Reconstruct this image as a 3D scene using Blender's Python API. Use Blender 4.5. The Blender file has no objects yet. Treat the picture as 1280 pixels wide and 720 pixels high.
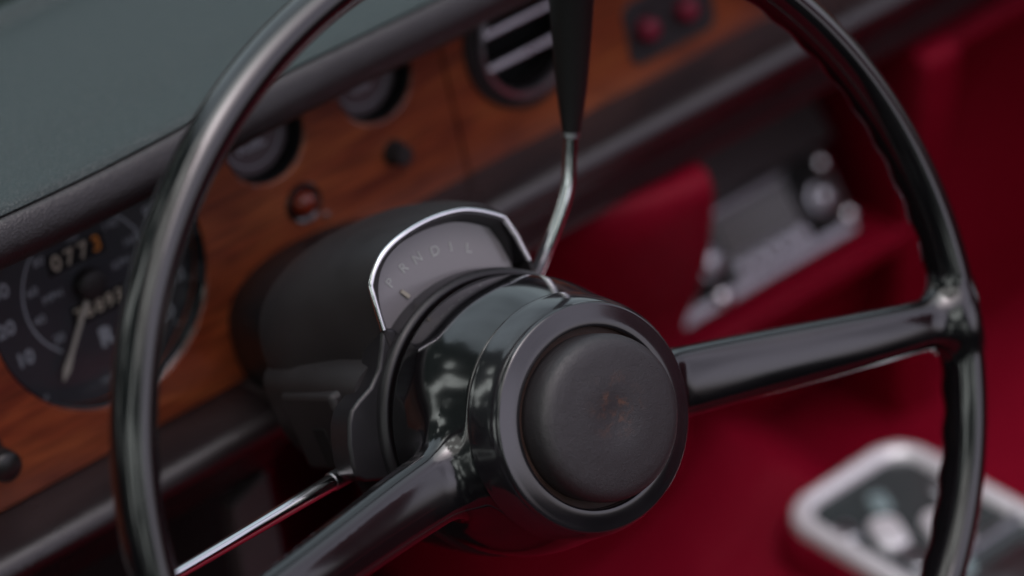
import bpy, math, random
import numpy as np
from mathutils import Vector, Matrix
random.seed(4)
R = math.radians
scn = bpy.context.scene
COL = scn.collection

# ------------------------------------------------------------------ frames
TILT = R(25)                                  # steering axis rake
WU = Vector((1, 0, 0)); WV = Vector((0, math.sin(TILT), math.cos(TILT))); WN = Vector((0, -math.cos(TILT), math.sin(TILT)))
def frame(U, V, N, o=(0, 0, 0)):
    m = Matrix((U, V, N)).transposed().to_4x4(); m.translation = Vector(o); return m
WHEEL = frame(WU, WV, WN)                     # local x right, y up in the wheel plane, z towards the driver
S0 = Vector((-0.08375, 0.22035, 0.00892)); RC = R(9)
DASH = frame(Vector((1, 0, 0)), Vector((0, math.cos(RC), -math.sin(RC))), Vector((0, math.sin(RC), math.cos(RC))), S0)  # x right, y forward, z up the fascia
RT = R(35)
RADIO = frame(Vector((1, 0, 0)), Vector((0, math.cos(RT), -math.sin(RT))), Vector((0, math.sin(RT), math.cos(RT))), (0.234, 0.22, -0.186))

# ------------------------------------------------------------------ object helpers
def tag(o, label=None, cat=None, group=None, kind=None):
    if label: o['label'] = label
    if cat: o['category'] = cat
    if group: o['group'] = group
    if kind: o['kind'] = kind
    return o
def thing(name, label, cat, mat=None, group=None):
    o = bpy.data.objects.new(name, None); COL.objects.link(o); o.empty_display_size = .02
    if mat is not None: o.matrix_world = mat
    return tag(o, label, cat, group)
def obj(name, vf, mat, parent=None, smooth=True, bevel=0, seg=3, angle=35, label=None):
    v, f = vf
    me = bpy.data.meshes.new(name); me.from_pydata([tuple(p) for p in v], [], [tuple(q) for q in f]); me.update()
    o = bpy.data.objects.new(name, me); COL.objects.link(o)
    if parent: o.parent = parent
    me.materials.append(mat)
    if smooth:
        me.shade_smooth() if hasattr(me, 'shade_smooth') else None
        try: me.set_sharp_from_angle(angle=R(angle))
        except Exception: pass
    if bevel:
        b = o.modifiers.new('bevel', 'BEVEL'); b.width = bevel; b.segments = seg; b.limit_method = 'ANGLE'; b.angle_limit = R(30); b.harden_normals = False
    if label: o['label'] = label
    return o
def join(*parts):
    V = []; Fc = []
    for v, f in parts:
        n = len(V); V += [tuple(p) for p in v]; Fc += [tuple(i + n for i in q) for q in f]
    return V, Fc
def xf(vf, m):
    return [tuple(m @ Vector(p)) for p in vf[0]], vf[1]
def mv(vf, d): return [(p[0]+d[0], p[1]+d[1], p[2]+d[2]) for p in vf[0]], vf[1]
def box(x0, x1, y0, y1, z0, z1):
    v = [(x, y, z) for z in (z0, z1) for y in (y0, y1) for x in (x0, x1)]
    return v, [(0, 2, 3, 1), (4, 5, 7, 6), (0, 1, 5, 4), (2, 6, 7, 3), (0, 4, 6, 2), (1, 3, 7, 5)]
def revolve(prof, n=96, axis='z', c=(0, 0, 0)):
    """prof: list of (r, h); closes with centre points where r==0"""
    V = []; Fc = []; rings = []
    for r, h in prof:
        if r <= 1e-7: V.append((0, 0, h)); rings.append([len(V)-1])
        else:
            i0 = len(V)
            for k in range(n):
                a = 2*math.pi*k/n; V.append((r*math.cos(a), r*math.sin(a), h))
            rings.append(list(range(i0, i0+n)))
    for a, b in zip(rings, rings[1:]):
        if len(a) == 1 and len(b) == 1: continue
        for k in range(n):
            k2 = (k+1) % n
            if len(a) == 1: Fc.append((a[0], b[k2], b[k]))
            elif len(b) == 1: Fc.append((a[k], a[k2], b[0]))
            else: Fc.append((a[k], a[k2], b[k2], b[k]))
    Fc = [tuple(reversed(f)) for f in Fc]
    if axis == 'y':   # z -> -y (towards the driver on the fascia)
        V = [(x, -z, y) for x, y, z in V]; Fc = [tuple(f) for f in Fc]
    V = [(x+c[0], y+c[1], z+c[2]) for x, y, z in V]
    return V, Fc
def loft(secs, caps=True, closed=True):
    V = []; Fc = []; n = len(secs[0])
    for s in secs: V += [tuple(p) for p in s]
    for j in range(len(secs)-1):
        for k in range(n if closed else n-1):
            k2 = (k+1) % n
            Fc.append((j*n+k, j*n+k2, (j+1)*n+k2, (j+1)*n+k))
    if caps and closed:
        Fc.append(tuple(reversed(range(n)))); Fc.append(tuple(range((len(secs)-1)*n, len(secs)*n)))
    return V, Fc
def spline(pts, n=12):
    P = [Vector(p) for p in pts]; out = []
    Q = [P[0]*2-P[1]] + P + [P[-1]*2-P[-2]]
    for i in range(1, len(Q)-2):
        for k in range(n):
            t = k/n; a, b, c, d = Q[i-1], Q[i], Q[i+1], Q[i+2]
            out.append(0.5*((2*b)+(c-a)*t+(2*a-5*b+4*c-d)*t*t+(3*b-a-3*c+d)*t**3))
    out.append(P[-1]); return out
def tube(path, radii, n=28, caps=True, flat=1.0):
    P = [Vector(p) for p in path]; secs = []
    up = None
    for i, p in enumerate(P):
        t = (P[min(i+1, len(P)-1)]-P[max(i-1, 0)]).normalized()
        if up is None:
            up = t.orthogonal().normalized()
        up = (up - t*up.dot(t)).normalized(); s = t.cross(up)
        r = radii[i] if hasattr(radii, '__len__') else radii
        secs.append([p + up*(r*math.cos(2*math.pi*k/n)) + s*(r*flat*math.sin(2*math.pi*k/n)) for k in range(n)])
    return loft(secs, caps)
def prism(outline, z0, z1):
    """outline (x,y) CCW extruded along z"""
    return loft([[(x, y, z0) for x, y in outline], [(x, y, z1) for x, y in outline]])
def rrect(w, h, r, n=8, c=(0, 0)):
    out = []
    for cx, cy, a0 in ((w/2-r, h/2-r, 0), (-w/2+r, h/2-r, 90), (-w/2+r, -h/2+r, 180), (w/2-r, -h/2+r, 270)):
        for k in range(n+1):
            a = R(a0+90*k/n); out.append((c[0]+cx+r*math.cos(a), c[1]+cy+r*math.sin(a)))
    return out
def text(s, size, x, y, ang=0, ext=.00008, align='CENTER', bold=0.0, spacing=1.0):
    cu = bpy.data.curves.new('t', 'FONT'); cu.body = s; cu.size = size; cu.align_x = align; cu.align_y = 'CENTER'
    cu.extrude = ext; cu.offset = bold; cu.resolution_u = 4; cu.space_character = spacing
    o = bpy.data.objects.new('t', cu); COL.objects.link(o)
    dg = bpy.context.evaluated_depsgraph_get(); dg.update()
    me = o.evaluated_get(dg).to_mesh()
    c, s_ = math.cos(ang), math.sin(ang)
    V = [(x+c*v.co.x-s_*v.co.y, y+s_*v.co.x+c*v.co.y, v.co.z) for v in me.vertices]
    Fc = [tuple(p.vertices) for p in me.polygons]
    o.evaluated_get(dg).to_mesh_clear(); bpy.data.objects.remove(o); bpy.data.curves.remove(cu)
    return V, Fc
def fasc(vf, off=0.0):   # plan (x,y,z) -> fascia (x, -z-off, y)
    return [(p[0], -p[2]-off, p[1]) for p in vf[0]], vf[1]

# ------------------------------------------------------------------ materials
def mat(name, col, rough=.5, metal=0, spec=.5, coat=0, coat_r=.1, bump=None, var=None, ior=None):
    m = bpy.data.materials.new(name); m.use_nodes = True; nt = m.node_tree; b = nt.nodes['Principled BSDF']
    b.inputs['Base Color'].default_value = (*col, 1); b.inputs['Roughness'].default_value = rough
    b.inputs['Metallic'].default_value = metal; b.inputs['Specular IOR Level'].default_value = spec
    b.inputs['Coat Weight'].default_value = coat; b.inputs['Coat Roughness'].default_value = coat_r
    tc = nt.nodes.new('ShaderNodeTexCoord')
    if var:   # (scale, amount) colour + roughness mottling
        n = nt.nodes.new('ShaderNodeTexNoise'); n.inputs['Scale'].default_value = var[0]; n.inputs['Detail'].default_value = 5
        nt.links.new(tc.outputs['Object'], n.inputs['Vector'])
        mx = nt.nodes.new('ShaderNodeMix'); mx.data_type = 'RGBA'; mx.inputs['A'].default_value = (*[c*(1-var[1]) for c in col], 1); mx.inputs['B'].default_value = (*[min(1, c*(1+var[1])) for c in col], 1)
        nt.links.new(n.outputs['Fac'], mx.inputs['Factor']); nt.links.new(mx.outputs['Result'], b.inputs['Base Color'])
        mr = nt.nodes.new('ShaderNodeMapRange'); mr.inputs['From Min'].default_value = .3; mr.inputs['From Max'].default_value = .7
        mr.inputs['To Min'].default_value = rough*.85; mr.inputs['To Max'].default_value = min(1, rough*1.2)
        nt.links.new(n.outputs['Fac'], mr.inputs['Value']); nt.links.new(mr.outputs['Result'], b.inputs['Roughness'])
    if bump:  # list of (kind, scale, strength, distance)
        prev = None
        for kind, sc, st, di in bump:
            if kind == 'voronoi':
                t = nt.nodes.new('ShaderNodeTexVoronoi'); t.feature = 'DISTANCE_TO_EDGE'; t.inputs['Scale'].default_value = sc; out = t.outputs['Distance']
                pw = nt.nodes.new('ShaderNodeMapRange'); pw.inputs['From Max'].default_value = .18; nt.links.new(out, pw.inputs['Value'])
                # warp
                wn = nt.nodes.new('ShaderNodeTexNoise'); wn.inputs['Scale'].default_value = sc*.7
                nt.links.new(tc.outputs['Object'], wn.inputs['Vector'])
                ad = nt.nodes.new('ShaderNodeMix'); ad.data_type = 'VECTOR'; ad.inputs['Factor'].default_value = .0015*1
                nt.links.new(tc.outputs['Object'], ad.inputs['A']); nt.links.new(wn.outputs['Color'], ad.inputs['B']); nt.links.new(ad.outputs['Result'], t.inputs['Vector'])
                out = pw.outputs['Result']
            else:
                t = nt.nodes.new('ShaderNodeTexNoise'); t.inputs['Scale'].default_value = sc; t.inputs['Detail'].default_value = 4; out = t.outputs['Fac']
                nt.links.new(tc.outputs['Object'], t.inputs['Vector'])
            bp = nt.nodes.new('ShaderNodeBump'); bp.inputs['Strength'].default_value = st; bp.inputs['Distance'].default_value = di
            nt.links.new(out, bp.inputs['Height'])
            if prev: nt.links.new(prev, bp.inputs['Normal'])
            prev = bp.outputs['Normal']
        nt.links.new(prev, b.inputs['Normal'])
    return m
M = {}
M['gloss'] = mat('gloss_black_bakelite', (.0050, .0047, .0056), .14, spec=.75, coat=.6, coat_r=.05, bump=[('noise', 25, .05, .0006), ('noise', 900, .04, .00005)], var=(60, .25))
M['ring'] = mat('satin_black_ring', (.012, .0112, .0135), .15, spec=.9, coat=.5, coat_r=.08, bump=[('noise', 700, .05, .00005)], var=(90, .3))
M['plastic'] = mat('charcoal_moulded_plastic', (.0190, .0165, .0175), .5, spec=.4, bump=[('noise', 1500, .5, .0002)], var=(40, .2))
M['cowl'] = mat('dark_cowl_plastic', (.0055, .0055, .0062), .45, spec=.35, var=(40, .2))
M['headp'] = mat('satin_column_metal', (.014, .0132, .0150), .33, spec=.5, bump=[('noise', 500, .05, .00008)], var=(50, .2))
M['chrome'] = mat('chrome', (.84, .85, .88), .12, metal=1, bump=[('noise', 120, .03, .0001)])
M['satinchrome'] = mat('satin_chrome', (.50, .51, .54), .3, metal=1, bump=[('noise', 200, .1, .0002)], var=(70, .15))
M['brightchrome'] = mat('bright_satin_chrome', (.86, .85, .88), .22, metal=1, bump=[('noise', 200, .1, .0002)])
M['framemetal'] = mat('polished_frame_metal', (.90, .88, .92), .30, metal=.35, spec=.9)
M['wavyglass'] = mat('rippled_mirror_glass', (.24, .24, .26), .08, metal=.85, coat=1, coat_r=.03, bump=[('noise', 55, 1.0, .014)])
M['leatherpad'] = mat('sky_tinted_dark_leather', (.020, .034, .034), .46, spec=.6, bump=[('voronoi', 560, .7, .00028), ('noise', 60, .25, .001)], var=(7, .35))  # base greener than the roll's, making up for reflected teal sky
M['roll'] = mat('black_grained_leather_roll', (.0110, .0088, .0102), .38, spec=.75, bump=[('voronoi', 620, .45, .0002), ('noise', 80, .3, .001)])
M['red'] = mat('red_leather', (.185, .0006, .0125), .52, spec=.14, bump=[('voronoi', 480, .4, .0003), ('noise', 14, .6, .012)], var=(9, .30))
M['redcarpet'] = mat('red_carpet', (.150, .0010, .0120), .95, spec=.1, bump=[('noise', 700, .9, .002)], var=(30, .3))
M['black'] = mat('matt_black', (.006, .006, .0065), .7, spec=.3)
M['dial'] = mat('dial_face_black', (.038, .040, .048), .28, spec=.55, coat=.6, coat_r=.06)
M['dialgrey'] = mat('small_dial_face', (.150, .118, .132), .22, spec=.6, coat=.8, coat_r=.05)
M['white'] = mat('dial_print_white', (.30, .33, .37), .5)
M['gaugeprint'] = mat('gauge_print', (.33, .33, .38), .5)
M['cream'] = mat('odometer_print_cream', (.36, .33, .27), .5)
M['orange'] = mat('trip_digit_orange', (.50, .18, .03), .5)
M['needle'] = mat('needle_ivory', (.34, .335, .30), .4)
M['quad'] = mat('quadrant_face_grey', (.19, .18, .19), .22, spec=.6, coat=.8, coat_r=.06, var=(60, .08))
M['quadletter'] = mat('quadrant_print', (.46, .48, .47), .5)
M['plate'] = mat('grey_switch_plate', (.055, .055, .060), .35, metal=.4)
M['rubber'] = mat('grip_black', (.012, .012, .012), .33, spec=.55, bump=[('noise', 500, .1, .0001)])
M['redbutton'] = mat('red_button', (.17, .006, .026), .45, spec=.5)
M['lamp'] = mat('amber_red_lens', (.17, .018, .005), .18, spec=.5, coat=.4, coat_r=.05)
M['taupe'] = mat('taupe_trim', (.055, .042, .045), .7, bump=[('noise', 600, .4, .0006)], var=(40, .15))
M['steel'] = mat('radio_silver', (.17, .17, .175), .36, metal=.7, var=(120, .2))
M['radiodial'] = mat('radio_dial_smoked', (.09, .09, .085), .25, spec=.5, coat=.5)
M['treereflection'] = mat('green_tree_reflection', (.008, .017, .013), .5, spec=.2)  # tree reflection put into the base colour
M['tealreflection'] = mat('pale_teal_reflection', (.22, .30, .31), .25, spec=.7, coat=.6)
M['tealglass'] = mat('smoked_glass', (.05, .06, .062), .08, spec=.8, coat=1, coat_r=.02)

# worn leather horn pad
def pad_leather():
    m = mat('worn_horn_pad_leather', (.026, .0235, .0260), .40, spec=.62, bump=[('voronoi', 1150, .45, .00016), ('noise', 140, .25, .0006), ('noise', 50, .18, .002)])
    nt = m.node_tree; b = nt.nodes['Principled BSDF']; tc = nt.nodes.new('ShaderNodeTexCoord')
    n = nt.nodes.new('ShaderNodeTexNoise'); n.inputs['Scale'].default_value = 170; n.inputs['Detail'].default_value = 8; n.inputs['Roughness'].default_value = .7
    nt.links.new(tc.outputs['Object'], n.inputs['Vector'])
    gr = nt.nodes.new('ShaderNodeVectorMath'); gr.operation = 'DISTANCE'; gr.inputs[1].default_value = (.002, .004, .0165)
    nt.links.new(tc.outputs['Object'], gr.inputs[0])
    mr = nt.nodes.new('ShaderNodeMapRange'); mr.inputs['From Min'].default_value = .002; mr.inputs['From Max'].default_value = .015; mr.inputs['To Min'].default_value = 1; mr.inputs['To Max'].default_value = 0
    nt.links.new(gr.outputs['Value'], mr.inputs['Value'])
    st = nt.nodes.new('ShaderNodeMapRange'); st.inputs['From Min'].default_value = .50; st.inputs['From Max'].default_value = .68
    nt.links.new(n.outputs['Fac'], st.inputs['Value'])
    mu = nt.nodes.new('ShaderNodeMath'); mu.operation = 'MULTIPLY'; nt.links.new(mr.outputs['Result'], mu.inputs[0]); nt.links.new(st.outputs['Result'], mu.inputs[1])
    mx = nt.nodes.new('ShaderNodeMix'); mx.data_type = 'RGBA'; mx.inputs['A'].default_value = (.026, .0235, .0260, 1); mx.inputs['B'].default_value = (.13, .052, .025, 1)
    nt.links.new(mu.outputs['Value'], mx.inputs['Factor']); nt.links.new(mx.outputs['Result'], b.inputs['Base Color'])
    return m
M['hornleather'] = pad_leather()

def wood():
    m = mat('varnished_walnut', (.2, .06, .02), .4, spec=.5, coat=1.0, coat_r=.18)
    nt = m.node_tree; b = nt.nodes['Principled BSDF']; tc = nt.nodes.new('ShaderNodeTexCoord')
    mp = nt.nodes.new('ShaderNodeMapping'); mp.inputs['Scale'].default_value = (1, 1, 4.5); mp.inputs['Rotation'].default_value = (0, R(6), 0)
    nt.links.new(tc.outputs['Object'], mp.inputs['Vector'])
    n1 = nt.nodes.new('ShaderNodeTexNoise'); n1.inputs['Scale'].default_value = 14; n1.inputs['Detail'].default_value = 6; n1.inputs['Distortion'].default_value = 1.2
    n2 = nt.nodes.new('ShaderNodeTexNoise'); n2.inputs['Scale'].default_value = 130; n2.inputs['Detail'].default_value = 8
    mp2 = nt.nodes.new('ShaderNodeMapping'); mp2.inputs['Scale'].default_value = (.25, 1, 3)
    nt.links.new(tc.outputs['Object'], mp2.inputs['Vector'])
    nt.links.new(mp.outputs['Vector'], n1.inputs['Vector']); nt.links.new(mp2.outputs['Vector'], n2.inputs['Vector'])
    r1 = nt.nodes.new('ShaderNodeValToRGB'); e = r1.color_ramp.elements
    e[0].position = .30; e[0].color = (.140, .023, .009, 1); e[1].position = .74; e[1].color = (.340, .088, .025, 1)
    k = e.new(.5); k.color = (.240, .050, .016, 1)
    nt.links.new(n1.outputs['Fac'], r1.inputs['Fac'])
    r2 = nt.nodes.new('ShaderNodeMapRange'); r2.inputs['From Min'].default_value = .35; r2.inputs['From Max'].default_value = .6; r2.inputs['To Min'].default_value = .66; r2.inputs['To Max'].default_value = 1.1
    nt.links.new(n2.outputs['Fac'], r2.inputs['Value'])
    mx = nt.nodes.new('ShaderNodeMix'); mx.data_type = 'RGBA'; mx.blend_type = 'MULTIPLY'; mx.inputs['Factor'].default_value = 1
    nt.links.new(r1.outputs['Color'], mx.inputs['A']); nt.links.new(r2.outputs['Result'], mx.inputs['B']); nt.links.new(mx.outputs['Result'], b.inputs['Base Color'])
    return m
M['wood'] = wood()
M['woodring'] = mat('polished_wood_edge', (.105, .034, .020), .34, spec=.6, coat=.8, coat_r=.2, var=(120, .3))

# ================================================================== STEERING WHEEL (one implicit surface cut into parts)
def smin(a, b, k):
    h = np.clip(.5+.5*(b-a)/k, 0, 1); return b*(1-h)+a*h-k*h*(1-h)
RIMR = .1905
SPK = [R(-13.5), R(180.5)]
def sdf(x, y, z):
    r = np.hypot(x, y); th = np.arctan2(y, x)
    # rim: rounded box section, finger scallops on the inner back
    qr = r-RIMR; qz = z+.002
    sc = .5+.5*np.cos(th*64)
    back = np.clip((-qz)/.008, 0, 1)*np.clip((-qr+.002)/.006, 0, 1)
    rr = .0076
    dx = np.abs(qr)-(.0083-rr); dz = np.abs(qz)-(.0100-rr)
    rim = (np.sqrt((qr/.0080)**2+(qz/.0104)**2)-1)*.0090
    rim = rim - .0010*back*(sc-.3)
    # bell
    rad = .0468+(.0515-.0468)*np.clip((-.012-z)/.037, 0, 1)
    tt = np.clip((-.012-z)/.042, 0, 1); rad = .0468+.0088*np.sin(np.pi/2*np.minimum(1, tt*1.25))
    dr = (r-(rad-.0018)); dzz = np.abs(z+.0335)-(.0215-.0018)
    bell = np.hypot(np.maximum(dr, 0), np.maximum(dzz, 0))+np.minimum(np.maximum(dr, dzz), 0)-.0018
    sp = None
    for A in SPK:
        d = x*math.cos(A)+y*math.sin(A); w = -x*math.sin(A)+y*math.cos(A)
        t = np.clip((d-.045)/.13, 0, 1); t2 = t*t*(3-2*t)
        hc = -.0245+(.0225)*t2
        hw = .0148-.0044*t
        ht = .0085-.0022*t
        rs = .0054
        ax = np.abs(w)-(hw-rs); az = np.abs(z-hc)-(ht-rs)
        # gentle crown on the front face
        az = az + np.where(z > hc, .0024*(w/hw)**2, 0)
        s = np.hypot(np.maximum(ax, 0), np.maximum(az, 0))+np.minimum(np.maximum(ax, az), 0)-rs
        s = np.maximum(s, np.maximum(.02-d, d-.187))
        sp = s if sp is None else np.minimum(sp, s)
    a = smin(sp, rim, .0145)
    return smin(a, bell, .014)
def surface_nets():
    st = .00135
    xs = np.arange(-.206, .206, st, dtype=np.float32); zs = np.arange(-.054, .014, st, dtype=np.float32)
    X, Y, Z = np.meshgrid(xs, xs, zs, indexing='ij')
    Fv = sdf(X, Y, Z).astype(np.float32); del X, Y, Z
    neg = Fv < 0
    c = np.zeros(tuple(s-1 for s in Fv.shape), np.int8)
    for i in (0, 1):
        for j in (0, 1):
            for k in (0, 1):
                c += neg[i:neg.shape[0]-1+i, j:neg.shape[1]-1+j, k:neg.shape[2]-1+k]
    act = (c > 0) & (c < 8)
    idx = -np.ones(act.shape, np.int64); I = np.argwhere(act); idx[act] = np.arange(len(I))
    acc = np.zeros((len(I), 3)); cnt = np.zeros(len(I))
    for a in range(3):
        for p in (0, 1):
            for q in (0, 1):
                o0 = [0, 0, 0]; o = [b for b in range(3) if b != a]; o0[o[0]] = p; o0[o[1]] = q
                o1 = list(o0); o1[a] = 1
                f0 = Fv[I[:, 0]+o0[0], I[:, 1]+o0[1], I[:, 2]+o0[2]]; f1 = Fv[I[:, 0]+o1[0], I[:, 1]+o1[1], I[:, 2]+o1[2]]
                m = (f0 < 0) != (f1 < 0); t = np.where(m, f0/np.where(m, f0-f1, 1), 0)
                P = np.array(o0, float)[None]+np.zeros((len(I), 3)); P[:, a] = t
                acc += P*m[:, None]; cnt += m
    V = (I+acc/cnt[:, None])*st+np.array([xs[0], xs[0], zs[0]])
    def grad(V, e=1e-4):
        g = np.stack([sdf(V[:, 0]+(i == 0)*e, V[:, 1]+(i == 1)*e, V[:, 2]+(i == 2)*e)-sdf(V[:, 0]-(i == 0)*e, V[:, 1]-(i == 1)*e, V[:, 2]-(i == 2)*e) for i in range(3)], 1)
        return g/(2*e)
    for _ in range(3):
        g = grad(V); n2 = (g**2).sum(1); V = V-(sdf(V[:, 0], V[:, 1], V[:, 2])/np.maximum(n2, .3))[:, None]*g
    N = grad(V, 4e-4); N /= np.linalg.norm(N, axis=1)[:, None]
    faces = []
    for a in range(3):
        b, d = [(1, 2), (2, 0), (0, 1)][a]
        s0 = [slice(None)]*3; s1 = [slice(None)]*3
        s0[a] = slice(0, Fv.shape[a]-1); s1[a] = slice(1, None)
        for q in (b, d): s0[q] = slice(1, Fv.shape[q]-1); s1[q] = slice(1, Fv.shape[q]-1)
        n0 = neg[tuple(s0)]; n1 = neg[tuple(s1)]
        E = np.argwhere(n0 != n1); fl = n0[E[:, 0], E[:, 1], E[:, 2]]
        E[:, b] += 1; E[:, d] += 1
        def cell(db, dd):
            Q = E.copy(); Q[:, b] += db; Q[:, d] += dd; return idx[Q[:, 0], Q[:, 1], Q[:, 2]]
        q = np.stack([cell(-1, -1), cell(0, -1), cell(0, 0), cell(-1, 0)], 1)
        q[~fl] = q[~fl][:, ::-1]
        faces.append(q)
    return V, N, np.concatenate(faces)
wheel = thing('steering_wheel', 'large black two-spoke steering wheel in the foreground with round horn pad', 'steering wheel', WHEEL)
SV, SN, SF = surface_nets()
cen = SV[SF].mean(1); cr = np.hypot(cen[:, 0], cen[:, 1])
part = np.where(cr > .1765, 0, np.where(cr < .0575, 3, np.where(cen[:, 0] > 0, 1, 2)))
for pid, nm in ((0, 'rim'), (1, 'spoke'), (2, 'spoke'), (3, 'hub')):
    f = SF[part == pid]; used, inv = np.unique(f, return_inverse=True); inv = inv.reshape(f.shape)
    me = bpy.data.meshes.new(nm); me.from_pydata(SV[used].tolist(), [], inv.tolist()); me.update(); me.materials.append(M['gloss'])
    me.shade_smooth(); me.normals_split_custom_set_from_vertices(SN[used].tolist())
    o = bpy.data.objects.new(nm, me); COL.objects.link(o); o.parent = wheel
# hub ring and horn pad
def arc(cx, cy, r, a0, a1, n=8): return [(cx+r*math.cos(R(a0+(a1-a0)*k/n)), cy+r*math.sin(R(a0+(a1-a0)*k/n))) for k in range(n+1)]
ringp = [(.030, -.016), (.0470, -.016), (.0470, -.0118)] + [(.0472, -.0112), (.0481, -.0110)] + arc(.0481-.0008, -.0102, .0010, -50, 30, 4) + [(.0478, -.0085), (.0462, -.0005), (.0445, .0026)] + arc(.0430, .0030, .0012, 0, 80, 6) + [(.0422, .0043), (.0410, .0045), (.0395, .0048), (.0380, .0050), (.0368, .00515)] + arc(.0357, .0042, .0009, 90, 180, 6) + [(.0348, -.003), (.0350, -.004), (.030, -.004)]
obj('hub_ring', revolve(ringp, 160), M['ring'], wheel, angle=60)
padp = [(.0300, -.005), (.0318, -.0035), (.0325, .0010)] + [(.0326, .0062), (.0325, .0090), (.0320, .0108), (.0311, .0121), (.0296, .0132), (.0272, .0140), (.0235, .0143), (.018, .0150), (.013, .0152), (.009, .0150), (.006, .0146), (.003, .0142), (0, .0141)]
obj('horn_pad', revolve([(r*.985, h+.0028 if h > 0 else h) for r, h in padp], 128), M['hornleather'], wheel, angle=80)
gv = revolve([(.0347, .0012), (.0310, .0012)], 96)
obj('pad_seat', gv, mat('worn_brown_edge', (.045, .022, .016), .6, var=(300, .5)), wheel)

# ================================================================== STEERING COLUMN
colm = thing('steering_column', 'charcoal steering column shroud with chrome-arched gear quadrant behind the wheel', 'steering column', WHEEL)
# round head behind the hub
headp = [(.020, -.060), (.0530, -.060), (.0545, -.0592), (.0555, -.0578)] + arc(.0562, -.0602, .0030, 90, 0, 6) + [(.0592, -.064), (.0586, -.078), (.0570, -.094), (.052, -.105), (.0, -.105)]
obj('column_head', revolve([(r*.972, h) for r, h in headp], 128, c=(0, .0012, 0)), M['headp'], colm, angle=50)
def sup(cx, cy, a, b, n=64, e=2.6, b2=None):
    out = []
    for k in range(n):
        t = 2*math.pi*k/n; c, s = math.cos(t), math.sin(t)
        bb = b if s >= 0 else (b2 or b)
        out.append((cx+a*abs(c)**(2/e)*(1 if c >= 0 else -1), cy+bb*abs(s)**(2/e)*(1 if s >= 0 else -1)))
    return out
def sec(h, *a, **k): return [(x, y, h) for x, y in sup(*a, **k)]
up = loft([sec(-.135, .000, .044, .052, .037, e=2.5, b2=.020), sec(-.130, .000, .044, .0535, .0390, e=2.5, b2=.021), sec(-.115, .000, .044, .053, .0410, e=2.5, b2=.021), sec(-.090, .001, .045, .046, .0410, e=2.7, b2=.021), sec(-.066, .0015, .046, .0385, .0385, e=3.1, b2=.020), sec(-.0612, .0015, .046, .0372, .0378, e=3.1, b2=.020), sec(-.0612, .0015, .046, .0355, .0360, e=3.1, b2=.018), sec(-.0712, .0015, .046, .0350, .0355, e=3.1, b2=.018)], caps=False)
obj('upper_shroud', up, M['plastic'], colm, angle=60)
lo = loft([sec(-.137, -.002, .034, .0540, .014, e=3.6, b2=.036), sec(-.133, -.002, .034, .0562, .016, e=3.6, b2=.038), sec(-.110, -.002, .033, .0562, .0165, e=3.6, b2=.038), sec(-.088, -.002, .030, .0550, .017, e=4, b2=.037), sec(-.070, -.002, .028, .052, .016, e=3.5, b2=.036)])
obj('lower_shroud', lo, M['plastic'], colm, angle=60)
# flared front flange on the stalk side
fl = [(-.0352, .0545), (-.0395, .0475), (-.0435, .0413), (-.0500, .0362), (-.0570, .0338), (-.0615, .0318), (-.0650, .0275), (-.0682, .0205), (-.0702, .0130), (-.0706, .0075), (-.0675, .0040), (-.0610, .0012), (-.0520, -.0010), (-.0400, -.0030), (-.030, .0), (-.030, .03), (-.030, .052)]
obj('stalk_flange', prism(fl[::-1], -.0765, -.0615), M['headp'], colm, bevel=.0014, seg=3)
# block and slot where the stalk comes out
blk = loft([[(x, y, h) for x, y in rrect(.022, .030, .003, 4, c)] for h, c in ((-.118, (-.0505, .020)), (-.083, (-.0535, .018)))])
obj('stalk_housing', box(-.0600, -.045, .0030, .0370, -.120, -.078), M['plastic'], colm, bevel=.0025)
obj('stalk_recess', box(-.0603, -.058, .0045, .0225, -.1030, -.0925), M['black'], colm, bevel=.0008)
# cowl joining the dashboard
cw = loft([sec(-.255, .036, .034, .048, .030, e=2.6, b2=.044), sec(-.215, .022, .040, .048, .032, e=2.6, b2=.036), sec(-.175, .009, .043, .045, .031, e=2.5, b2=.034), sec(-.150, .004, .043, .043, .030, e=2.5, b2=.032), sec(-.128, .002, .043, .040, .029, e=2.5, b2=.030)])
obj('dash_cowl', cw, M['cowl'], colm, angle=60)
# gear quadrant: recessed face inside a chrome arch
archp = [(-.0358, .0540), (-.0350, .0625), (-.0338, .0718), (-.0300, .0762), (-.0240, .0803), (-.0165, .0829), (-.0057, .0842), (.0050, .0838), (.0158, .0816), (.0235, .0780), (.0300, .0735), (.0335, .0705), (.0358, .0620), (.0372, .0505)]
# smooth the crown only, keep the two corners crisp
left = [Vector((x, y, -.0605)) for x, y in archp[:3]]; crown = spline([(x, y, -.0605) for x, y in archp[2:12]], 6); right = [Vector((x, y, -.0605)) for x, y in archp[11:]]
path = left[:-1]+crown+right[1:]
quad = obj('quadrant', loft([[(p.x*.91, .050+(p.y-.050)*.87, -.0715) for p in path]+[(.034, .040, -.0715), (-.034, .040, -.0715)]]*1+[[(p.x*.91, .050+(p.y-.050)*.87, -.0690) for p in path]+[(.034, .040, -.0690), (-.034, .040, -.0690)]]), M['quad'], colm, smooth=False)
obj('bezel', tube(path, .0013, 14), M['chrome'], quad)
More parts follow.
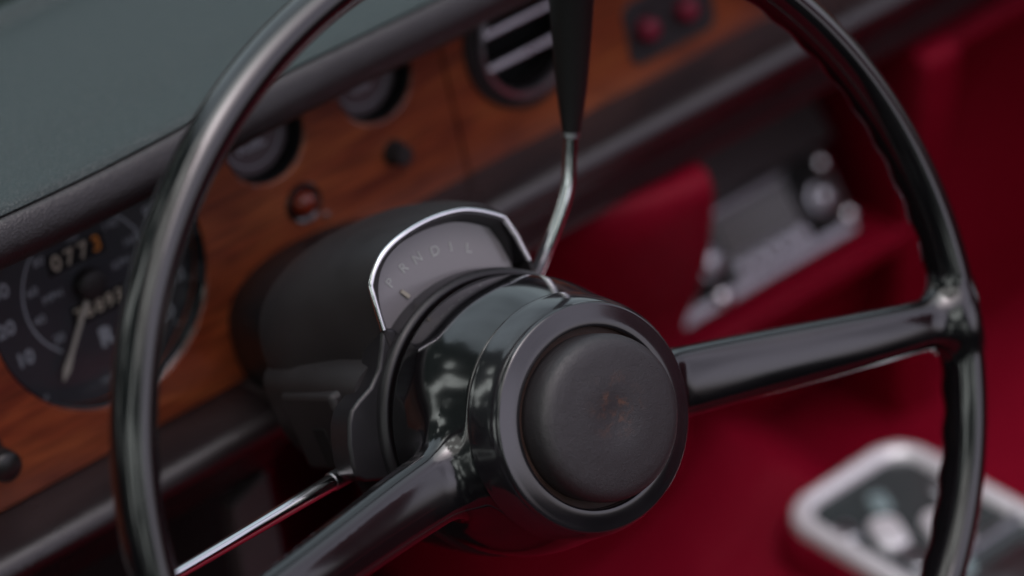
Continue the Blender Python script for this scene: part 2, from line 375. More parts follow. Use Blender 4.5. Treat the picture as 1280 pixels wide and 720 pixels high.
# hood wall between the arch and the face
obj('hood', loft([[(p.x*.985, .050+(p.y-.050)*.975, -.0612) for p in path], [(p.x*.91, .050+(p.y-.050)*.87, -.0688) for p in path]], caps=False, closed=False), M['gloss'], quad)
def qt(s, x, y): 
    a = math.atan2(y-.030, x-.002)-math.pi/2
    return mv(text(s, .0058, x, y, a*.9), (0, 0, -.0688))
obj('lettering', join(*[qt(c, x, y) for c, (x, y) in zip('PRNDIL', [(-.0208, .0672), (-.0127, .0700), (-.0053, .0708), (.0033, .0700), (.0107, .0684), (.0181, .0646)])]), M['quadletter'], quad, smooth=False)
pt = xf(box(-.00075, .00075, -.0022, .0022, -.0686, -.0680), Matrix.Translation((-.0166, .0606, 0)) @ Matrix.Rotation(R(32), 4, 'Z'))
obj('pointer', pt, M['cream'], quad, smooth=False)

# ================================================================== GEAR LEVER
lev = thing('gear_selector_lever', 'slim chrome column gear lever with tapered black grip right of the quadrant', 'gear lever', WHEEL @ Matrix.Translation((.048, .041, -.078)))
O = Vector((.048, .041, -.078))
pth = spline([Vector(p)-O for p in [(.040, .031, -.080), (.048, .0413, -.075), (.0570, .0520, -.070), (.0655, .0620, -.0668), (.0712, .0705, -.065), (.0745, .0790, -.063), (.0780, .0895, -.060)]], 8)
obj('stem', tube(pth, [.0031-.0003*i/len(pth) for i in range(len(pth))], 24), M['chrome'], lev)
gp = spline([Vector(p)-O for p in [(.0778, .0888, -.0602), (.0830, .1075, -.0550), (.0912, .1405, -.045), (.0985, .170, -.0365), (.1005, .178, -.034)]], 8)
gr = [.0037+.0082*min(1, i/(len(gp)*.72)) for i in range(len(gp))]; gr[-1] = .003; gr[-2] = .007; gr[-3] = .009
obj('grip', tube(gp, gr, 32), M['rubber'], lev)
obj('ferrule', tube([Vector((.0771, .0868, -.0608))-O, Vector((.0781, .0897, -.0600))-O], .0038, 28), M['satinchrome'], lev, bevel=.0003)

# ================================================================== TURN SIGNAL STALK
O = Vector((-.0615, .0042, -.0835))
stk = thing('turn_signal_stalk', 'thin polished chrome stalk reaching left from the column below the wheel hub', 'stalk', WHEEL @ Matrix.Translation(O))
sp_ = [Vector(p)-O for p in [(-.0655, .0045, -.0833), (-.0720, .0049, -.0818), (-.10, .0066, -.0745), (-.13, .0085, -.0667), (-.1600, .0105, -.0590), (-.190, .0125, -.0510), (-.215, .014, -.0445)]]
obj('arm', tube(sp_, [.0035, .0034, .0031, .0027, .0023, .0020, .0019], 28), M['chrome'], stk)
obj('collar', tube([Vector((-.052, .0035, -.0868))-O, Vector((-.0715, .0049, -.0820))-O], [.0039, .0038], 28), M['satinchrome'], stk, bevel=.0003)
obj('tip', tube([sp_[-1], sp_[-1]+(sp_[-1]-sp_[-2])*.5, sp_[-1]+(sp_[-1]-sp_[-2])*.8], [.0045, .006, .004], 28), M['rubber'], stk)

# ================================================================== DASHBOARD
dash = thing('dashboard', 'walnut dashboard with dark leather top pad and round instruments across the car', 'dashboard', DASH)
# wooden fascia: two boards meeting at a seam, holes for instruments by boolean-free ring cutters
def plate_with_holes(outline, holes, t, grid=.004):
    """front plate triangulated by Blender's polyfill through a 2D curve with hole splines"""
    cu = bpy.data.curves.new('p', 'CURVE'); cu.dimensions = '2D'; cu.fill_mode = 'BOTH'; cu.extrude = t/2; cu.bevel_depth = .0012; cu.bevel_resolution = 2; cu.offset = -.0012
    for lp in [outline]+holes:
        s = cu.splines.new('POLY'); s.points.add(len(lp)-1); s.use_cyclic_u = True
        for p, q in zip(s.points, lp): p.co = (q[0], q[1], 0, 1)
    o = bpy.data.objects.new('p', cu); COL.objects.link(o); dg = bpy.context.evaluated_depsgraph_get(); dg.update()
    me = o.evaluated_get(dg).to_mesh(); V = [tuple(v.co) for v in me.vertices]; Fc = [tuple(p.vertices) for p in me.polygons]
    o.evaluated_get(dg).to_mesh_clear(); bpy.data.objects.remove(o); bpy.data.curves.remove(cu)
    return V, Fc
def circ(cx, cy, r, n=72): return [(cx+r*math.cos(2*math.pi*k/n), cy+r*math.sin(2*math.pi*k/n)) for k in range(n)]
G1 = (.0982, .0213); G2 = (.1588, .0238); GR = .0192; VC = (.2405, .0105); VR = .0322
seam = .1955
L_out = [(-.30, -.0785), (.100, -.0785), (.118, -.046), (seam, -.0445), (seam, .058), (-.30, .058)]
R_out = [(seam+.0008, -.0445), (.75, -.0445), (.75, .058), (seam+.0008, .058)]
tw = .010
wl = plate_with_holes(L_out, [circ(.0050, -.0078, .0521), circ(*G1, GR+.001), circ(*G2, GR+.001)], tw)
wr = plate_with_holes(R_out, [circ(*VC, VR+.0005)], tw)
fas = obj('wood_fascia', fasc(wl, -tw/2+0), M['wood'], dash, angle=30)
obj('wood_fascia', fasc(wr, -tw/2+.0), M['wood'], dash, angle=30)
obj('backing', box(-.3, .75, .016, .020, -.08, .055), M['black'], dash, smooth=False)
# leather top pad, swept profile (y, z)
nose = [(.004, .044), (-.012, .0390), (-.022, .0362), (-.030, .0362), (-.0372, .0398), (-.0408, .0460), (-.0400, .0530), (-.0368, .0582), (-.0305, .0612), (-.022, .0628), (-.010, .0650), (.010, .0695), (.045, .0745), (.075, .0790), (.088, .0805)]
rear = [(.0925, .0830), (.0945, .0855), (.0980, .0868), (.1010, .0855), (.1025, .0810), (.103, .068), (.10, .045), (.02, .044)]
nose3 = spline([(0, y, z) for y, z in nose], 4)
profp = [(p.y, p.z) for p in nose3]+rear
xs = [-.32+.012*i for i in range(92)]
def padz(x): return .0020*math.exp(-((x-.005)/.07)**2)*-1+.0012*math.sin(x*9)
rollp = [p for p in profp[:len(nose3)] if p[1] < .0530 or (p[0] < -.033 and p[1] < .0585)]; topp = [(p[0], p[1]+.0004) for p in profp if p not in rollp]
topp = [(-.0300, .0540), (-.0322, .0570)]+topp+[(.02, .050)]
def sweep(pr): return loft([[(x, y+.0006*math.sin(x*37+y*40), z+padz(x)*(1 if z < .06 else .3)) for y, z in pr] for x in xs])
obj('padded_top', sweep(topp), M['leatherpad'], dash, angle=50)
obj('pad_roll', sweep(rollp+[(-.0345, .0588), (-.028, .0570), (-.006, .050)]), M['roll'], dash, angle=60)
obj('windscreen_reflection', loft([[(x, y, z) for y, z in [(.1045, .050), (.1045, .0660), (.135, .0665), (.30, .070), (.9, .060), (.9, .04)]] for x in (-.8, -.4, 0, .4, .9)]), M['treereflection'], dash, angle=30)  # opaque dark green sheet stands in for trees reflected in the windscreen
# lower pads
def lowpad(name, x0, x1, zt, dz, m, extra):
    pr = [(.004, zt), (-.010, zt-.0008), (-.022, zt-.0030), (-.0280, zt-.0052), (-.0312, zt-.0085), (-.0318, zt-.0125), (-.0290, zt-.0170), (-.0225, zt-.0220)]+extra
    sm = [(p.y, p.z) for p in spline([(0, y, z) for y, z in pr], 3)]
    n = 10
    return obj(name, loft([[(x0+(x1-x0)*i/n, y, z) for y, z in sm] for i in range(n+1)]), m, dash, angle=50, bevel=0)
M['lowpad'] = mat('lower_pad_vinyl', (.0125, .0080, .0092), .30, spec=.8, bump=[('voronoi', 700, .25, .0002)], var=(20, .2))
lowpad('lower_pad', -.30, .060, -.0785, 0, M['lowpad'], [(-.010, -.112), (.004, -.125), (.03, -.130), (.05, -.10), (.02, -.085)])
lowpad('lower_pad', .100, .75, -.0395, 0, M['lowpad'], [(-.0190, -.0650), (-.0185, -.0720), (-.0185, -.0790), (-.0150, -.0830), (.0, -.086), (.04, -.075), (.03, -.06)])
obj('lower_pad_end', loft([[(x, y*1.0, z) for y, z in [(.0, -.0772), (-.024, -.0795), (-.0335, -.0860), (-.0330, -.0920), (-.022, -.103), (.0, -.120), (.03, -.12)]] for x in (.0560, .0625)]), M['lowpad'], dash, bevel=.0015)
# --- speedometer
def bez(c, r, w=.0035, h=.002, m='black', nm='bezel', parent=None):
    return obj(nm, fasc(mv(revolve([(r-.0005, -.012), (r-.0002, -.0008), (r+.0006, h), (r+w*.5, h+.0004), (r+w, h), (r+w+.0005, -.001)], 96), (c[0], c[1], 0))), M[m], parent)
spd = obj('speedometer', fasc(mv(revolve([(.0600, -.020), (.0600, -.0142), (0, -.0142)], 96), (-.001, 0, 0))), M['dial'], dash, angle=30)
obj('bezel', fasc(mv(revolve([(.0576, -.0141), (.0536, -.0135), (.0514, -.0060), (.0512, .0000), (.0516, .0004), (.0524, .0002), (.0526, -.001)], 120), (.0050, -.0078, 0))), M['gloss'], spd)
D = .0139
def dt(s, size, x, y, m, nm, ang=0, bold=.0): return fasc(mv(text(s, size, x, y, ang, bold=bold), (0, 0, -D)))
pr = []
for n in range(0, 13):
    a = R(230-23*n)
    if n: pr.append(dt(str(10*n), .0088, -.001+.0415*math.cos(a), .0415*math.sin(a), 0, 0, ang=0, bold=.0002))
    for j in range(0, 5 if n < 12 else 1):
        b = a-R(23*j/5); r0 = .0500 if j == 0 else .0520
        pr.append(fasc(mv(xf(box(r0, .0545, -.0004, .0004, 0, .0001), Matrix.Rotation(b, 4, 'Z')), (-.001, 0, -D))))
obj('speed_numerals', join(*pr), M['white'], spd, smooth=False)
pr = []
def ringarc(r, w, a0, a1, n=60):
    V = [((r+s*w/2)*math.cos(R(a0+(a1-a0)*k/n)), (r+s*w/2)*math.sin(R(a0+(a1-a0)*k/n)), 0) for k in range(n+1) for s in (-1, 1)]
    return V, [(2*k, 2*k+1, 2*k+3, 2*k+2) for k in range(n)]
pr.append(fasc(mv(ringarc(.0308, .0009, -50, 230), (-.001, 0, -D))))
for k, n in enumerate(range(20, 200, 20)):
    a = R(222-29*k)
    pr.append(dt(str(n), .0054, -.001+.0262*math.cos(a), .0262*math.sin(a), 0, 0))
pr.append(dt('MPH', .0050, -.0178, .0012, 0, 0)); pr.append(dt('KPH', .0050, .0170, .0010, 0, 0)); pr.append(dt('TRIP', .0034, -.002, .0215, 0, 0)); pr.append(dt('MILES', .003, -.0036, -.0454, 0, 0))
pr.append(dt('R', .0118, .0008, -.0270, 0, 0, bold=.0005))
obj('dial_print', join(*pr), M['white'], spd, smooth=False)
obj('counter_window', fasc(join(mv(box(-.0165, .0115, .0098, .0188, 0, .0003), (0, 0, -D)), mv(box(-.0120, .0150, -.0165, -.0075, 0, .0003), (0, 0, -D)))), M['black'], spd, smooth=False)
obj('trip_counter', join(*[mv(dt(c, .0098, x, .0143, 0, 0, bold=.0002), (0, -.0004, 0)) for c, x in zip('077', (-.0122, -.0056, .0012))]), M['cream'], spd, smooth=False)
obj('trip_tenths', mv(dt('3', .0098, .0080, .0143, 0, 0, bold=.0002), (0, -.0004, 0)), M['orange'], spd, smooth=False)
obj('odometer', join(*[mv(dt(c, .0082, x, -.0120, 0, 0, bold=.0002), (0, -.0004, 0)) for c, x in zip('76893', (-.0090, -.0038, .0014, .0066, .0118))]), M['cream'], spd, smooth=False)
na = math.atan2(-.0347, -.0250)
ndl = xf(join(prism([(.004, -.0011), (.030, -.0010), (.0375, -.0018), (.0425, -.0003), (.0425, .0003), (.0375, .0018), (.030, .0010), (.004, .0011)], 0, .0006)), Matrix.Translation((-.001, 0, .0000)) @ Matrix.Rotation(na, 4, 'Z'))
obj('needle', fasc(mv(ndl, (0, 0, -.0105))), M['needle'], spd, smooth=False)
obj('needle_hub', fasc(mv(revolve([(.0070, -.0141), (.0070, -.0095), (.0062, -.0082), (.0045, -.0074), (0, -.0070)], 48), (-.001, 0, 0))), M['plastic'], spd, angle=60)
obj('surround', fasc(mv(revolve([(.0524, .0006), (.0530, .0010), (.0537, .0012), (.0545, .0008), (.0550, -.0004)], 120), (.0050, -.0078, 0))), M['woodring'], spd)
for o_ in [spd]+list(spd.children):
    if not o_.name.startswith(('bezel', 'surround')):
        for v_ in o_.data.vertices: v_.co.x += .0075; v_.co.z -= .0092
# --- small gauges
for c, txt in ((G1, 'FUEL'), (G2, 'OIL')):
    g = obj('gauge', fasc(mv(revolve([(GR+.0008, -.014), (GR+.0008, -.0095), (0, -.0095)], 72), (c[0], c[1], 0))), M['dialgrey'], dash, angle=30)
    obj('bezel', fasc(mv(revolve([(GR-.0004, -.0094), (GR-.0004, -.0015), (GR, .0000), (GR+.0008, .0004), (GR+.0014, .0002), (GR+.0016, -.0006)], 96), (c[0], c[1], 0))), M['black'], g)
    obj('surround', fasc(mv(revolve([(GR+.0010, .0002), (GR+.0016, .0008), (GR+.0024, .0010), (GR+.0033, .0006), (GR+.0038, -.0004)], 96), (c[0], c[1], 0))), M['woodring'], g)
    obj('dial_print', join(fasc(mv(text(txt, .0066, c[0]-.0015, c[1]-.0050, 0, bold=.0005), (0, 0, -.0093))), fasc(mv(ringarc(.0150, .0009, 195, 345, 24), (c[0], c[1], -.0093)))), M['gaugeprint'], g, smooth=False)
    nd = xf(prism([(-.003, -.0007), (.013, -.0003), (.013, .0003), (-.003, .0007)], 0, .0005), Matrix.Translation((c[0], c[1]+.004, -.0080)) @ Matrix.Rotation(R(150), 4, 'Z'))
    obj('needle', fasc(nd), M['needle'], g, smooth=False)
# --- air vent
v = obj('air_vent', fasc(mv(revolve([(VR-.0045, -.028), (VR-.0045, -.002), (VR-.004, .0025), (VR-.0015, .0042), (VR+.0008, .0034), (VR+.0016, .0)], 96), (VC[0], VC[1], 0))), M['plastic'], dash, angle=60)
obj('vent_ring', fasc(mv(revolve([(.0245, .0010), (.0248, .0052), (.0258, .0066), (.0276, .0062), (.0284, .0020)], 96), (VC[0], VC[1], 0))), M['satinchrome'], v, angle=60)
obj('vent_back', fasc(mv(revolve([(VR-.004, -.026), (0, -.026)], 48), (VC[0], VC[1], 0))), M['black'], v)
for dz in (-.0082, .0078):
    hw = math.sqrt(.0252**2-dz**2)
    sl = [(VC[0]-hw, VC[0]+hw)]
    obj('slat', join(xf(box(-hw, hw, -.0055, .0020, -.0016, .0016), Matrix.Translation((VC[0], .000, VC[1]+dz)) @ Matrix.Rotation(R(-18), 4, 'X'))), M['satinchrome'], v, bevel=.0008)
    obj('vane', xf(box(-hw, hw, .0012, .020, -.0010, .0010), Matrix.Translation((VC[0], .000, VC[1]+dz)) @ Matrix.Rotation(R(-18), 4, 'X')), M['black'], v)
# --- switch panel with two red buttons
sw = obj('switch_panel', fasc(mv(prism(rrect(.054, .031, .006, 6, (.3250, -.0150)), -.001, .0022), (0, 0, 0))), M['plate'], dash, bevel=.0008)
for x in (.3090, .3335):
    b = obj('push_button', fasc(mv(revolve([(.0058, .002), (.0058, .0065), (.0050, .0082), (.003, .0090), (0, .0092)], 40), (x, -.0145, 0))), M['redbutton'], sw, angle=60)
# --- knob, warning lamp, lower left knob
obj('plain_knob', fasc(mv(revolve([(.0062, -.002), (.0062, .0015), (.0052, .0030), (.0048, .0085), (.0040, .0098), (0, .0100)], 48), (.1600, -.0130, 0))), M['plastic'], dash, angle=50)
wl_ = obj('warning_lamp', fasc(mv(revolve([(.0095, -.002), (.0095, .0012), (.0084, .0026), (.0060, .0014)], 48), (.1090, -.0148, 0))), M['gloss'], dash, angle=50)
obj('lens', fasc(mv(revolve([(.0061, .0012), (.0056, .0036), (.0040, .0054), (.002, .0062), (0, .0064)], 40), (.1090, -.0148, 0))), M['lamp'], wl_, angle=80)
obj('fixing_stud', fasc(mv(revolve([(.0024, -.001), (.0024, .0010), (.0012, .0020), (0, .0022)], 24), (.1185, -.0255, 0))), M['woodring'], dash)
obj('pull_knob', fasc(mv(revolve([(.0090, -.002), (.0090, .0016), (.0048, .0026), (.0044, .0130), (.0068, .0150), (.0066, .0215), (.005, .0230), (0, .0236)], 48), (-.0670, -.0500, 0))), M['rubber'], dash, angle=50)
# under-dash trim strip seen behind the stalk
def world_to_dash(p): return DASH.inverted() @ Vector(p)
tp = [world_to_dash(p) for p in [(-.026, .20, -.114), (-.047, .20, -.123), (-.050, .20, -.26), (-.024, .20, -.26)]]
obj('trim_panel', loft([[tuple(p) for p in tp], [(p[0], p[1]+.012, p[2]) for p in tp]]), M['taupe'], dash, bevel=.002)

# ================================================================== CENTRE CONSOLE
con = thing('centre_console', 'red leather centre console with flared cheeks below the dashboard', 'console', Matrix.Translation((.30, .20, -.35)))
def cw_(vf): return mv(vf, (-.30, -.20, .35))
def cheek(x0, x1, pts):
    return cw_(loft([[(x0, y, z) for y, z in pts], [(x1, y, z) for y, z in pts]]))
cl = [(.30, -.055), (.215, -.058), (.190, -.059), (.1775, -.0605), (.1735, -.0680), (.1760, -.090), (.1830, -.120), (.1950, -.148), (.2070, -.168), (.2070, -.200), (.2050, -.33), (.35, -.33)]
bol = []
for z, dy, rr_ in ((-.0690, .014, 1), (-.0680, .008, 1), (-.0695, .0030, 1), (-.0760, 0, 1), (-.090, .0015, 1), (-.120, .0080, 1), (-.148, .0195, 1), (-.168, .029, 1), (-.200, .031, 1), (-.33, .045, 1)):
    bol.append([(x, y+dy, z+(.0 if x > .2 else -.0)) for x, y in [(.2265, .30), (.2265, .19), (.2265, .1780), (.2245, .1750), (.2210, .1745), (.2100, .1755), (.195, .1790), (.175, .187), (.155, .199), (.135, .217), (.120, .245), (.11, .30)]])
obj('cheek', cw_(loft(bol)), M['red'], con, angle=60)
cr_ = [(.32, -.070), (.225, -.078), (.198, -.078), (.1850, -.082), (.1880, -.105), (.1960, -.150), (.2080, -.190), (.215, -.33), (.40, -.33)]
obj('cheek', cheek(.381, .407, cr_[::-1]), M['red'], con, bevel=.004, seg=4)
# shelf lip under the radio and panel beneath
obj('under_dash_ledge', cw_(loft([[(x, y, z) for y, z in [(.26, -.075), (.215, -.080), (.2000, -.0860), (.1985, -.0930), (.2050, -.0985), (.26, -.105)]] for x in (.400, .735)])), M['red'], con, bevel=.002)
obj('shelf_lip', cw_(loft([[(x, y, z) for y, z in [(.205, -.190), (.205, -.1985), (.212, -.2035), (.26, -.21), (.26, -.190), (.222, -.1875)]] for x in (.227, .39)])), M['red'], con, bevel=.002)
obj('lower_panel', cw_(loft([[(x, y, z) for y, z in [(.225, -.200), (.255, -.30), (.30, -.30), (.30, -.20)]] for x in (.227, .40)])), M['red'], con, bevel=.002)
top = [(.03, -.43), (.07, -.375), (.12, -.335), (.19, -.292), (.240, -.264), (.258, -.257), (.268, -.2595), (.285, -.272), (.33, -.310), (.47, -.330), (.73, -.335), (.73, -.43)]
obj('tunnel', cw_(loft([[(x, y, z) for x, z in top] for y in (.33, .2, .1, 0, -.1, -.5)])), M['red'], con, bevel=.004)

# ================================================================== RADIO
rad = thing('car_radio', 'silver car radio with chrome knobs recessed between the red cheeks', 'radio', RADIO)
RW = .130
obj('faceplate', box(0, RW, 0, .05, 0, .048), M['steel'], rad, bevel=.0015)
obj('tuning_dial', box(.046, RW-.034, -.0022, .001, .021, .042), M['radiodial'], rad, bevel=.0008)
obj('upper_panel', box(-.004, RW+.012, .0015, .006, .049, .115), M['taupe'], rad, bevel=.001)
obj('trim', join(box(.004, RW-.004, -.0030, .001, .0015, .0075), box(.046, RW-.034, -.0030, .001, .0440, .0460)), M['satinchrome'], rad, bevel=.0007)
for k in range(5):
    obj('preset_button', box(.046+k*.0102, .0550+k*.0102, -.0060, .001, .0100, .0175), M['satinchrome'], rad, bevel=.001)
for x in (.031, RW-.018):
    c = (x, .0250)
    kn = obj('knob', fasc(mv(revolve([(.0090, 0), (.0090, .006), (.0084, .0075), (.0068, .0080), (.0062, .0050), (0, .0050)], 40), (c[0], c[1], 0))), M['satinchrome'], rad, angle=50)
    obj('knob_centre', fasc(mv(revolve([(.0055, .004), (.0055, .0120), (.0045, .0130), (0, .0130)], 32), (c[0], c[1], 0))), M['satinchrome'], kn, angle=50)
    obj('escutcheon', fasc(mv(prism(rrect(.024, .044, .006, 5, (c[0], .0250)), 0, .0016), (0, 0, 0))), M['black'], rad, bevel=.0005)
for (x, z) in ((RW-.0070, .0410), (RW-.0055, .0100), (.0310, .0060)):
    obj('chrome_key', fasc(mv(revolve([(.0044, 0), (.0044, .006), (.0034, .0072), (0, .0075)], 28), (x, z, 0))), M['brightchrome'], rad, angle=50)

# ================================================================== CONSOLE TRAY (chrome framed)
TZ = -.250
TO = Vector((.264, .045, TZ-.03))
tray = thing('chrome_framed_tray', 'chrome-rimmed glassy tray, its reflections modelled as pale caps, on the red console, lower right', 'tray', Matrix.Translation(TO))
def tl(vf): return mv(vf, (-TO.x, -TO.y, -TO.z))
tw_, tl_ = .089, .225; tc_ = (.2670, .0330)
def frame_ring(w, h, r, wd, z0, z1, c):
    o = rrect(w, h, r, 10, c); i = rrect(w-2*wd, h-2*wd, max(r-wd*.8, .003), 10, c); m1 = rrect(w-wd*.5, h-wd*.5, r-wd*.2, 10, c); m2 = rrect(w-wd*1.4, h-wd*1.4, r-wd*.55, 10, c)
    S = [[(x, y, z0) for x, y in o]]
    for k in range(9):
        a = math.pi*k/8; g = wd*(.5-.5*math.cos(a)); S.append([(x, y, z1-.0045+.0045*math.sin(a)) for x, y in rrect(w-2*g, h-2*g, max(r-g*.8, .004), 10, c)])
    S.append([(x, y, z0-.004) for x, y in i])
    return loft(S, caps=False)
obj('housing', tl(loft([[(x, y, z) for x, y in rrect(tw_+.010+g, tl_+.010+g, .024, 10, tc_)] for z, g in ((-.40, .014), (TZ-.030, .004), (TZ-.014, 0), (TZ-.0085, -.006))])), M['red'], tray, angle=50)
fr = obj('chrome_frame', tl(frame_ring(tw_, tl_, .021, .0105, TZ-.008, TZ, tc_)), M['framemetal'], tray, angle=60)
obj('well', tl(loft([[(x, y, TZ-.0055) for x, y in rrect(tw_-.012, tl_-.012, .012, 8, tc_)], [(x, y, TZ-.0045) for x, y in rrect(tw_-.012, tl_-.012, .012, 8, tc_)]])), M['tealglass'], tray)
obj('divider', tl(box(tc_[0]-.036, tc_[0]+.036, .0520, .0580, TZ-.005, TZ-.0005)), M['satinchrome'], tray, bevel=.0012)
for (x, y, r, h, m) in [(.2500, .0930, .0105, .0030, 'framemetal'), (.2370, .1080, .0062, .0028, 'satinchrome'), (.2710, .0740, .0130, .0034, 'framemetal'), (.2440, .0700, .0085, .0028, 'satinchrome'), (.2640, .1130, .0065, .0028, 'tealreflection'), (.2900, .0960, .0055, .0026, 'wavyglass'), (.2560, .0520, .0080, .003, 'tealreflection')]:  # pale caps stand in for soft reflections in the tray's glass
    w_, l_ = r*1.5, r*2.3
    obj('reflection_cap', tl(xf(loft([[(px, py, z) for px, py in rrect(w_-g, l_-g, w_*.35, 6)] for z, g in ((-.006, 0), (h*.5, 0), (h*.9, .0012), (h, .0035))]), Matrix.Translation((x, y, TZ-.004)) @ Matrix.Rotation(R(25*math.sin(x*900)), 4, 'Z') @ Matrix.Rotation(R(5), 4, 'Y'))), M[m], tray, angle=60)
obj('cover_plate', tl(loft([[(x, y, z) for x, y in rrect(.060-g, .092-g, .010, 8, (.264, -.005))] for z, g in ((TZ-.005, 0), (TZ-.002, 0), (TZ-.001, .003))])), M['satinchrome'], tray, angle=50)
obj('cover_handle', tl(box(.250, .278, -.020, .012, TZ-.001, TZ+.004)), M['tealglass'], tray, bevel=.003)

# ================================================================== CABIN AROUND
pd = thing('passenger_door', 'dark red leather door trim on the far side of the footwell', 'door', Matrix.Translation((.66, 0, -.3)))
obj('trim', mv(box(.74, .78, -.9, .50, -.75, -.02), (-.66, 0, .3)), M['red'], pd, bevel=.01)
obj('armrest', mv(loft([[(x, y, z) for x, z in [(.741, -.125), (.715, -.130), (.702, -.142), (.705, -.160), (.741, -.170)]] for y in (-.9, .45)]), (-.66, 0, .3)), M['red'], pd, bevel=.004)
ps = thing('unseen_passenger_seat', 'unseen red leather passenger seat, added for dark red reflections in the gloss parts', 'seat', Matrix.Translation((.64, -.35, -.40)))  # out-of-frame seat added so rim and dials reflect dark red
def sl_(vf): return mv(vf, (-.64, .35, .40))
obj('backrest', sl_(loft([[(x, y+dy, z) for x, y in rrect(.38-g, .11-g*.3, .04, 6, (.66, -.45))] for z, dy, g in ((-.38, .06, .02), (-.30, .05, 0), (.10, -.02, 0), (.24, -.04, .02), (.285, -.05, .08), (.295, -.05, .16))])), M['red'], ps, angle=60)
obj('cushion', sl_(loft([[(x, y, z) for x, y in rrect(.42-g, .40-g, .05, 6, (.64, -.26))] for z, g in ((-.50, 0), (-.40, 0), (-.375, .02), (-.370, .06))])), M['red'], ps, angle=60)
fl_ = obj('floor', box(-.75, .75, -1.2, .75, -.56, -.55), M['redcarpet'], smooth=False); tag(fl_, kind='structure')
bh = obj('bulkhead', box(-.75, .75, .46, .48, -.55, .075), M['redcarpet'], smooth=False); tag(bh, kind='structure')
hb = obj('footwell_lining', loft([[(x, y, z) for y, z in [(.30, -.07), (.46, -.25), (.46, -.26), (.29, -.09)]] for x in (-.6, .7)]), M['redcarpet'], smooth=False); tag(hb, kind='structure')
hl = obj('footwell_carpet', box(-.70, .05, .330, .34, -.55, -.12), M['redcarpet'], smooth=False); tag(hl, kind='structure')

dk = obj('footwell_painted_shade', box(-.70, -.008, .250, .26, -.55, -.10), M['black'], smooth=False); tag(dk, kind='structure')  # matt black sheet stands in for shade in the driver's footwell
kp = obj('footwell_side_panel', loft([[(.409, y, z) for y, z in [(.30, -.34), (.26, -.34), (.275, -.11), (.30, -.11)]], [(.735, y, z) for y, z in [(.30, -.34), (.26, -.34), (.275, -.11), (.30, -.11)]]]), M['red'], smooth=False); tag(kp, kind='structure')
# ================================================================== CAMERA
cam = bpy.data.cameras.new('camera'); co = bpy.data.objects.new('camera', cam); COL.objects.link(co)
Rm = Matrix(((.75884254, -.64390506, -.09769483), (.42034152, .36964675, .82865813), (-.49746458, -.66988623, .5511637)))
mw = Rm.transposed().to_4x4(); mw.translation = Vector((-.57825245, -.73909822, .68254444)); co.matrix_world = mw
cam.sensor_width = 36; cam.lens = 36*3800/1280; cam.clip_start = .05; cam.clip_end = 500
cam.dof.use_dof = True; cam.dof.focus_distance = 1.160; cam.dof.aperture_fstop = 3.2; cam.dof.aperture_blades = 0
scn.camera = co

# ================================================================== LIGHT: overcast daylight with trees around the open car
w = bpy.data.worlds.new('World'); scn.world = w; w.use_nodes = True; nt = w.node_tree
bg = nt.nodes['Background']
SUN_EL = R(76); SUN_DIR = Vector((-.30, -.20, .0))
az = math.atan2(SUN_DIR.x, SUN_DIR.y)
sky = nt.nodes.new('ShaderNodeTexSky'); sky.sky_type = 'NISHITA'; sky.sun_disc = False; sky.sun_elevation = SUN_EL; sky.sun_rotation = az
sky.dust_density = 4; sky.ozone_density = 1
tc = nt.nodes.new('ShaderNodeTexCoord')
hs = nt.nodes.new('ShaderNodeHueSaturation'); hs.inputs['Saturation'].default_value = .30; hs.inputs['Value'].default_value = 1.0
nt.links.new(sky.outputs['Color'], hs.inputs['Color'])
# slight cloud mottling
cn = nt.nodes.new('ShaderNodeTexNoise'); cn.inputs['Scale'].default_value = 3.0; cn.inputs['Detail'].default_value = 5
nt.links.new(tc.outputs['Generated'], cn.inputs['Vector'])
cm = nt.nodes.new('ShaderNodeMapRange'); cm.inputs['From Min'].default_value = .35; cm.inputs['From Max'].default_value = .65; cm.inputs['To Min'].default_value = .75; cm.inputs['To Max'].default_value = 1.25
nt.links.new(cn.outputs['Fac'], cm.inputs['Value'])
cl2 = nt.nodes.new('ShaderNodeMix'); cl2.data_type = 'RGBA'; cl2.blend_type = 'MULTIPLY'; cl2.inputs['Factor'].default_value = 1
nt.links.new(hs.outputs['Color'], cl2.inputs['A']); nt.links.new(cm.outputs['Result'], cl2.inputs['B'])
tint = nt.nodes.new('ShaderNodeMix'); tint.data_type = 'RGBA'; tint.blend_type = 'MULTIPLY'; tint.inputs['Factor'].default_value = 1; tint.inputs['B'].default_value = (1.06, .97, 1.04, 1)
nt.links.new(cl2.outputs['Result'], tint.inputs['A'])
# tree line: elevation threshold with leafy noise
sx = nt.nodes.new('ShaderNodeSeparateXYZ'); nt.links.new(tc.outputs['Generated'], sx.inputs['Vector'])
tn = nt.nodes.new('ShaderNodeTexNoise'); tn.inputs['Scale'].default_value = 5; tn.inputs['Detail'].default_value = 9; tn.inputs['Roughness'].default_value = .65
nt.links.new(tc.outputs['Generated'], tn.inputs['Vector'])
ma = nt.nodes.new('ShaderNodeMath'); ma.operation = 'MULTIPLY_ADD'; ma.inputs[1].default_value = .9; nt.links.new(tn.outputs['Fac'], ma.inputs[0]); dt_ = nt.nodes.new('ShaderNodeVectorMath'); dt_.operation = 'DOT_PRODUCT'; dt_.inputs[1].default_value = (1.15, .45, 1.0)
ab_ = nt.nodes.new('ShaderNodeVectorMath'); ab_.operation = 'ABSOLUTE'; nt.links.new(tc.outputs['Generated'], ab_.inputs[0])
sy = nt.nodes.new('ShaderNodeSeparateXYZ'); nt.links.new(ab_.outputs['Vector'], sy.inputs['Vector'])
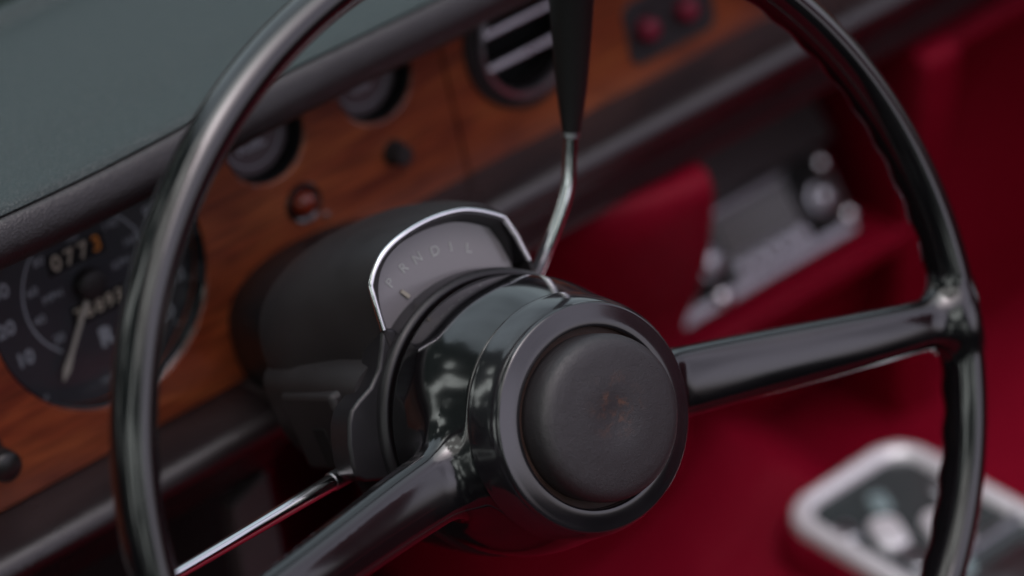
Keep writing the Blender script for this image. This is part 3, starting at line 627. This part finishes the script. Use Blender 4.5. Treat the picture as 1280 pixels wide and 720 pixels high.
cv = nt.nodes.new('ShaderNodeCombineXYZ'); nt.links.new(sx.outputs['X'], cv.inputs['X']); nt.links.new(sy.outputs['Y'], cv.inputs['Y']); nt.links.new(sx.outputs['Z'], cv.inputs['Z'])
nt.links.new(cv.outputs['Vector'], dt_.inputs[0]); nt.links.new(dt_.outputs['Value'], ma.inputs[2])
tm = nt.nodes.new('ShaderNodeMapRange'); tm.inputs['From Min'].default_value = 1.13; tm.inputs['From Max'].default_value = 1.18; nt.links.new(ma.outputs['Value'], tm.inputs['Value'])
leaf = nt.nodes.new('ShaderNodeTexNoise'); leaf.inputs['Scale'].default_value = 5.5; leaf.inputs['Detail'].default_value = 6; nt.links.new(tc.outputs['Generated'], leaf.inputs['Vector'])
lr = nt.nodes.new('ShaderNodeValToRGB'); e = lr.color_ramp.elements; e[0].position = .53; e[0].color = (.18, .27, .24, 1); e[1].position = .63; e[1].color = (9.0, 9.6, 9.3, 1)
nt.links.new(leaf.outputs['Fac'], lr.inputs['Fac'])
# the wood is darkest low down; far sky ahead is greener, behind it is greyer
lowd = nt.nodes.new('ShaderNodeMapRange'); lowd.inputs['From Min'].default_value = -.02; lowd.inputs['From Max'].default_value = .38; lowd.inputs['To Min'].default_value = .02
nt.links.new(sx.outputs['Z'], lowd.inputs['Value'])
lm = nt.nodes.new('ShaderNodeMix'); lm.data_type = 'RGBA'; lm.blend_type = 'MULTIPLY'; lm.inputs['Factor'].default_value = 1
nt.links.new(lr.outputs['Color'], lm.inputs['A']); nt.links.new(lowd.outputs['Result'], lm.inputs['B'])
fy = nt.nodes.new('ShaderNodeMapRange'); fy.inputs['From Min'].default_value = -.3; fy.inputs['From Max'].default_value = .4; nt.links.new(sx.outputs['Y'], fy.inputs['Value'])
tn2 = nt.nodes.new('ShaderNodeMix'); tn2.data_type = 'RGBA'; tn2.inputs['A'].default_value = (1.07, .96, 1.05, 1); tn2.inputs['B'].default_value = (.92, 1.03, 1.02, 1)
nt.links.new(fy.outputs['Result'], tn2.inputs['Factor']); nt.links.new(tn2.outputs['Result'], tint.inputs['B'])
mx = nt.nodes.new('ShaderNodeMix'); mx.data_type = 'RGBA'
nt.links.new(tm.outputs['Result'], mx.inputs['Factor']); nt.links.new(lm.outputs['Result'], mx.inputs['A']); nt.links.new(tint.outputs['Result'], mx.inputs['B'])
nt.links.new(mx.outputs['Result'], bg.inputs['Color']); bg.inputs['Strength'].default_value = .14
sl = bpy.data.lights.new('sun', 'SUN'); sl.energy = .5; sl.angle = R(70); sl.color = (1, .96, .93)
so = bpy.data.objects.new('sun', sl); COL.objects.link(so)
d = Vector((math.sin(az)*math.cos(SUN_EL), math.cos(az)*math.cos(SUN_EL), math.sin(SUN_EL))); so.rotation_euler = d.to_track_quat('Z', 'Y').to_euler()

scn.view_settings.view_transform = 'Standard'; scn.view_settings.look = 'None'; scn.view_settings.exposure = .58; scn.view_settings.gamma = 1
scn.render.engine = 'CYCLES'; scn.render.resolution_x = 1024; scn.render.resolution_y = 576
scn.cycles.max_bounces = 8
